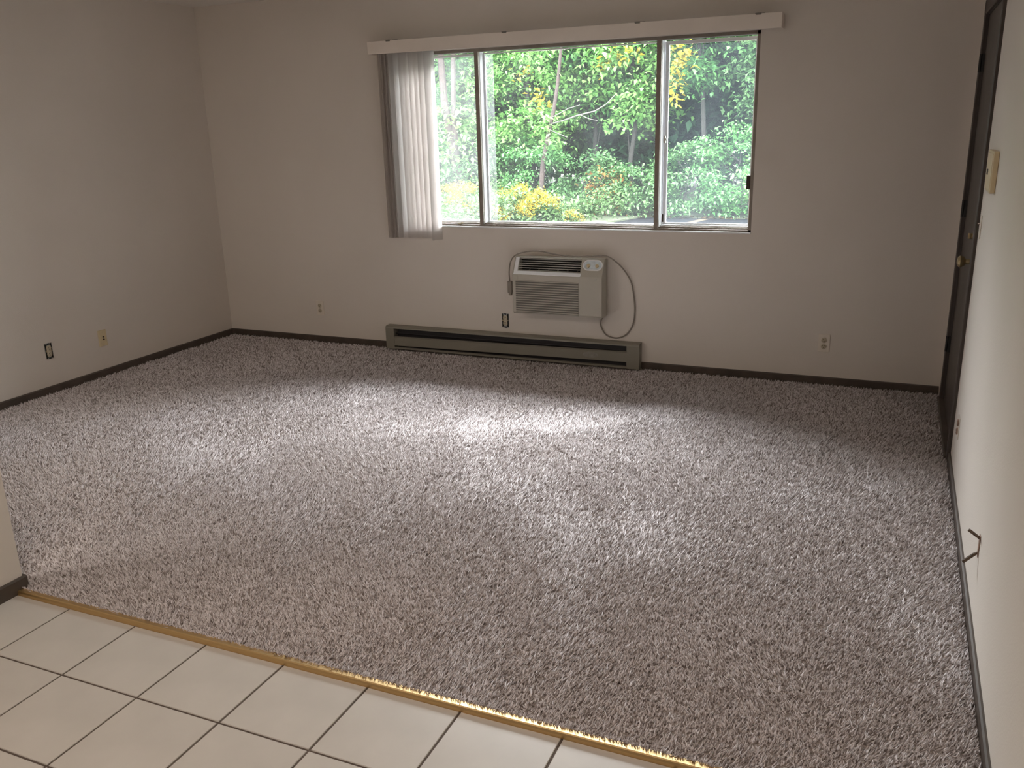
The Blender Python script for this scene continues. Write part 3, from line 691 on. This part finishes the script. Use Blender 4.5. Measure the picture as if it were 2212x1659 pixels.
# back row, dense
for i, (x, y, m_, lb) in enumerate([(-13.6, 16.2, L_dark, 'farthest left behind the blind'), (-11.4, 17.2, L_blue, 'behind the forked trunk'), (-9.6, 16.4, L_dark, 'behind the left end of the centre pane'), (-7.6, 17.4, L_blue, 'left of the leaning trunk'), (-5.9, 16.8, L_dark, 'right of the leaning trunk'), (-4.2, 17.2, L_dark, 'behind the right window mullion'), (-2.6, 16.6, L_dark, 'in the middle of the right-hand pane'), (-.8, 17.0, L_blue, 'at the right end of the right-hand pane'), (1.2, 16.4, L_dark, 'beyond the right end of the window')]):
    tree(x, y, 6.6 if x < -7 else (7.0 if x < -5 else 9.5), 1.9, m_, 'dark tree of the shaded back row, ' + lb, 200, 100, .23, low=.0, dens=.36, grp='trees in the back row of the wood')
# understorey shrubs
def shrub(x, y, H, W, m, label, ncl, per=95, size=.088, **kw):
    return tree(x, y, H, W, m, label, ncl, per, size, low=.04, r=.02, name='shrub', dens=.14, **kw)
shrub(-5.05, 12.85, 1.25, .75, L_blue, 'dark green shrub just right of the reddish shrub', 34)
shrub(-4.1, 12.8, 1.5, .75, L_blue, 'rounded blue-green shrub at the far end of the yellow painted line', 36)
shrub(-3.05, 12.8, 1.9, .8, L_mid, 'tall mid green shrub right of the yellow line', 44)
shrub(-2.1, 12.9, 1.5, .8, L_light, 'light green shrub at the lower right corner of the right-hand pane', 34)
shrub(-6.3, 13.0, 1.5, .6, L_blue, 'shaded shrub at the foot of the slender leaning trunk', 28)
shrub(-7.5, 13.1, 1.7, .8, L_mid, 'mid green shrub behind the goldenrod', 36)
shrub(-8.9, 13.0, 1.8, .8, L_blue, 'blue-green shrub behind the goldenrod at the lower left', 34)
shrub(-10.4, 13.0, 1.8, .8, L_mid, 'green shrub at the far left behind the blind', 28)
rs_ = shrub(-5.72, 12.45, 1.05, .34, L_red, 'thin shrub with red and yellow leaves at the edge of the parking lot', 20, 16, .09, bark=M_bark)
# slender leaning trunk and pale dead branches
e = empty('leaning_sapling', (-7.2, 12.45, ZG)); tag(e, 'slender reddish leaning tree trunk in the middle of the centre pane', 'tree')
mb = MB(); mb.tube([(-7.25, 12.45, ZG), (-7.16, 12.45, .335), (-7.12, 12.45, .8), (-6.98, 12.45, 1.40), (-6.84, 12.45, 1.95), (-6.76, 12.45, 2.4), (-6.68, 12.45, 3.05), (-6.60, 12.5, 4.2)], [.062, .058, .052, .048, .042, .038, .032, .02], 8)
local(mb, (-7.2, 12.45, ZG)).build('trunk', M_bark, e, True)
mb = MB(); mb.tube([(-6.90, 12.42, 1.62), (-6.6, 12.35, 1.68), (-6.294, 12.3, 1.768), (-5.891, 12.3, 1.848), (-5.643, 12.3, 1.976), (-5.45, 12.3, 2.16)], [.018, .016, .016, .014, .012, .008], 6)
mb.tube([(-6.2, 12.3, 1.78), (-6.0, 12.25, 1.70), (-5.8, 12.2, 1.66)], [.010, .008, .004], 5).tube([(-6.93, 12.4, 1.50), (-6.7, 12.3, 1.42), (-6.5, 12.3, 1.34)], [.012, .010, .008], 5)
mb.tube([(-6.88, 12.42, 1.75), (-6.5, 12.4, 1.92), (-6.25, 12.4, 1.98)], [.012, .010, .005], 5)
local(mb, (-7.2, 12.45, ZG)).build('dead_branch', M_barkp, e, True)
leaf_obj('foliage', leaves([(-6.95, 12.3, 1.55), (-6.85, 12.3, 1.25), (-6.6, 12.4, 3.5), (-6.75, 12.5, 3.9), (-6.4, 12.4, 4.2), (-7.0, 12.4, 1.75)], 40, .15, .13), L_light, e, (-7.2, 12.45, ZG))
e = empty('forked_tree', (-9.4, 12.9, ZG)); tag(e, 'grey-brown forked tree trunk at the top of the narrow left pane', 'tree')
mb = MB(); mb.tube([(-9.35, 12.9, ZG), (-9.45, 12.9, .8), (-9.60, 12.75, 2.2), (-9.62, 12.7, 3.3), (-9.7, 12.8, 5)], [.12, .11, .085, .075, .05], 9)
mb.tube([(-9.42, 12.9, .7), (-9.38, 12.75, 1.9), (-9.30, 12.7, 3.2), (-9.2, 12.8, 5)], [.07, .06, .055, .04], 8)
local(mb, (-9.4, 12.9, ZG)).build('trunk', M_bark, e, True)
leaf_obj('foliage', leaves([(-9.7, 12.8, 4.6), (-9.2, 12.8, 4.8), (-9.5, 12.7, 5.2), (-9.9, 12.6, 4.0), (-9.0, 12.7, 4.1), (-9.5, 12.4, 2.0), (-9.2, 12.4, 1.8), (-9.7, 12.4, 1.6), (-9.3, 12.4, 1.3), (-9.0, 12.4, 1.0), (-9.6, 12.4, .9)], 70, .3, .13), L_light, e, (-9.4, 12.9, ZG))

# weed bed with goldenrod in front of the trees
bed = MB(); pts = [(-14, 8.6), (-8.5, 8.7), (-6.6, 9.1), (-5.6, 10.2), (-5.1, 11.6), (-4.9, 12.3), (-14, 12.3)]
n_ = len(pts); bed.add([(x, y, ZG+.03) for x, y in pts]+[(x, y, ZG-.05) for x, y in pts], [tuple(range(n_)), tuple(range(2*n_-1, n_-1, -1))]+[(i, (i+1) % n_, (i+1) % n_+n_, i+n_) for i in range(n_)])
o = bed.build('weed_bed_ground', M_soil); o['kind'] = 'structure'
cs = []
while len(cs) < 620:
    x, y = rng.uniform(-13.5, -5.0), rng.uniform(8.8, 12.2)
    if x > -5.0-(11.8-y)*.75: continue
    cs.append((x, y, ZG+rng.uniform(.08, .42)+.18*math.sin(x*2.1)*math.sin(y*1.7)+(.10 if x < -6.5 else 0)))
wd = leaf_obj('weeds', leaves(cs, 42, .13, .085, 1.0, .1), L_weed, None); tag(wd, 'low pale green weeds filling the bed around the goldenrod', 'weeds', kind='stuff')
spots = [(-8.35, 10.5, .50), (-8.0, 10.4, .54), (-8.1, 10.2, .36), (-7.05, 10.5, .40), (-6.78, 10.5, .52), (-6.60, 10.4, .30), (-6.45, 10.6, .42), (-6.18, 10.5, .27), (-7.15, 9.9, .10), (-6.95, 9.8, .02), (-6.62, 10.0, .18), (-7.75, 10.0, .16), (-6.5, 10.2, .22), (-7.9, 10.6, .20), (-7.35, 10.0, .16), (-5.85, 10.7, .02)]
def goldenrod(x, y, top):
    e = empty('goldenrod', (x, y, ZG)); mb = MB(); P = []
    for k in range(7):
        a = random.uniform(0, 2*PI); rr = random.uniform(.03, .20); t_ = (x+rr*math.cos(a), y+rr*math.sin(a), top-random.uniform(0, .16))
        mb.tube([(x+.3*rr*math.cos(a), y+.3*rr*math.sin(a), ZG), (x+.6*rr*math.cos(a), y+.6*rr*math.sin(a), (ZG+t_[2])/2), t_], [.006, .005, .003], 5); P.append(t_)
    local(mb, (x, y, ZG)).build('stem', L_weed, e)
    fl_ = np.concatenate([leaves([p], 75, .055, .035, .8, .5) for p in P]); leaf_obj('flower_plume', fl_, L_gold, e, (x, y, ZG))
    lc = [(p[0], p[1], ZG+(p[2]-ZG)*f) for p in P for f in (.35, .55, .75)]
    leaf_obj('foliage', leaves(lc, 9, .06, .09, 1, .3), L_weed, e, (x, y, ZG))
    return e
spots.sort(key=lambda q: q[0]/(q[1]+5.6))
left = [q for q in spots if q[0] < -7.7]; mid = [q for q in spots if q[0] >= -7.7]
ordn = ['first', 'second', 'third', 'fourth', 'fifth', 'sixth', 'seventh', 'eighth', 'ninth', 'tenth', 'eleventh', 'twelfth']
for grp, where in ((left, 'narrow left pane'), (mid, 'centre pane')):
    for i, (x, y, t_) in enumerate(grp):
        e = goldenrod(x, y, t_)
        tag(e, 'yellow flowering goldenrod clump, %s from the left in the %s' % (ordn[i], where), 'flowers', 'goldenrod in the weed bed')
# fallen leaves along the edge of the asphalt
cs = np.stack([rng.uniform(-5.3, 0, 260), 12.40+rng.normal(0, .07, 260), np.full(260, ZG+.012)], 1)
lt = leaf_obj('leaf_litter', leaves(cs, 2, .03, .07, .1), L_litter, None); tag(lt, 'fallen pale leaves scattered along the edge of the parking lot', 'leaves', kind='stuff')
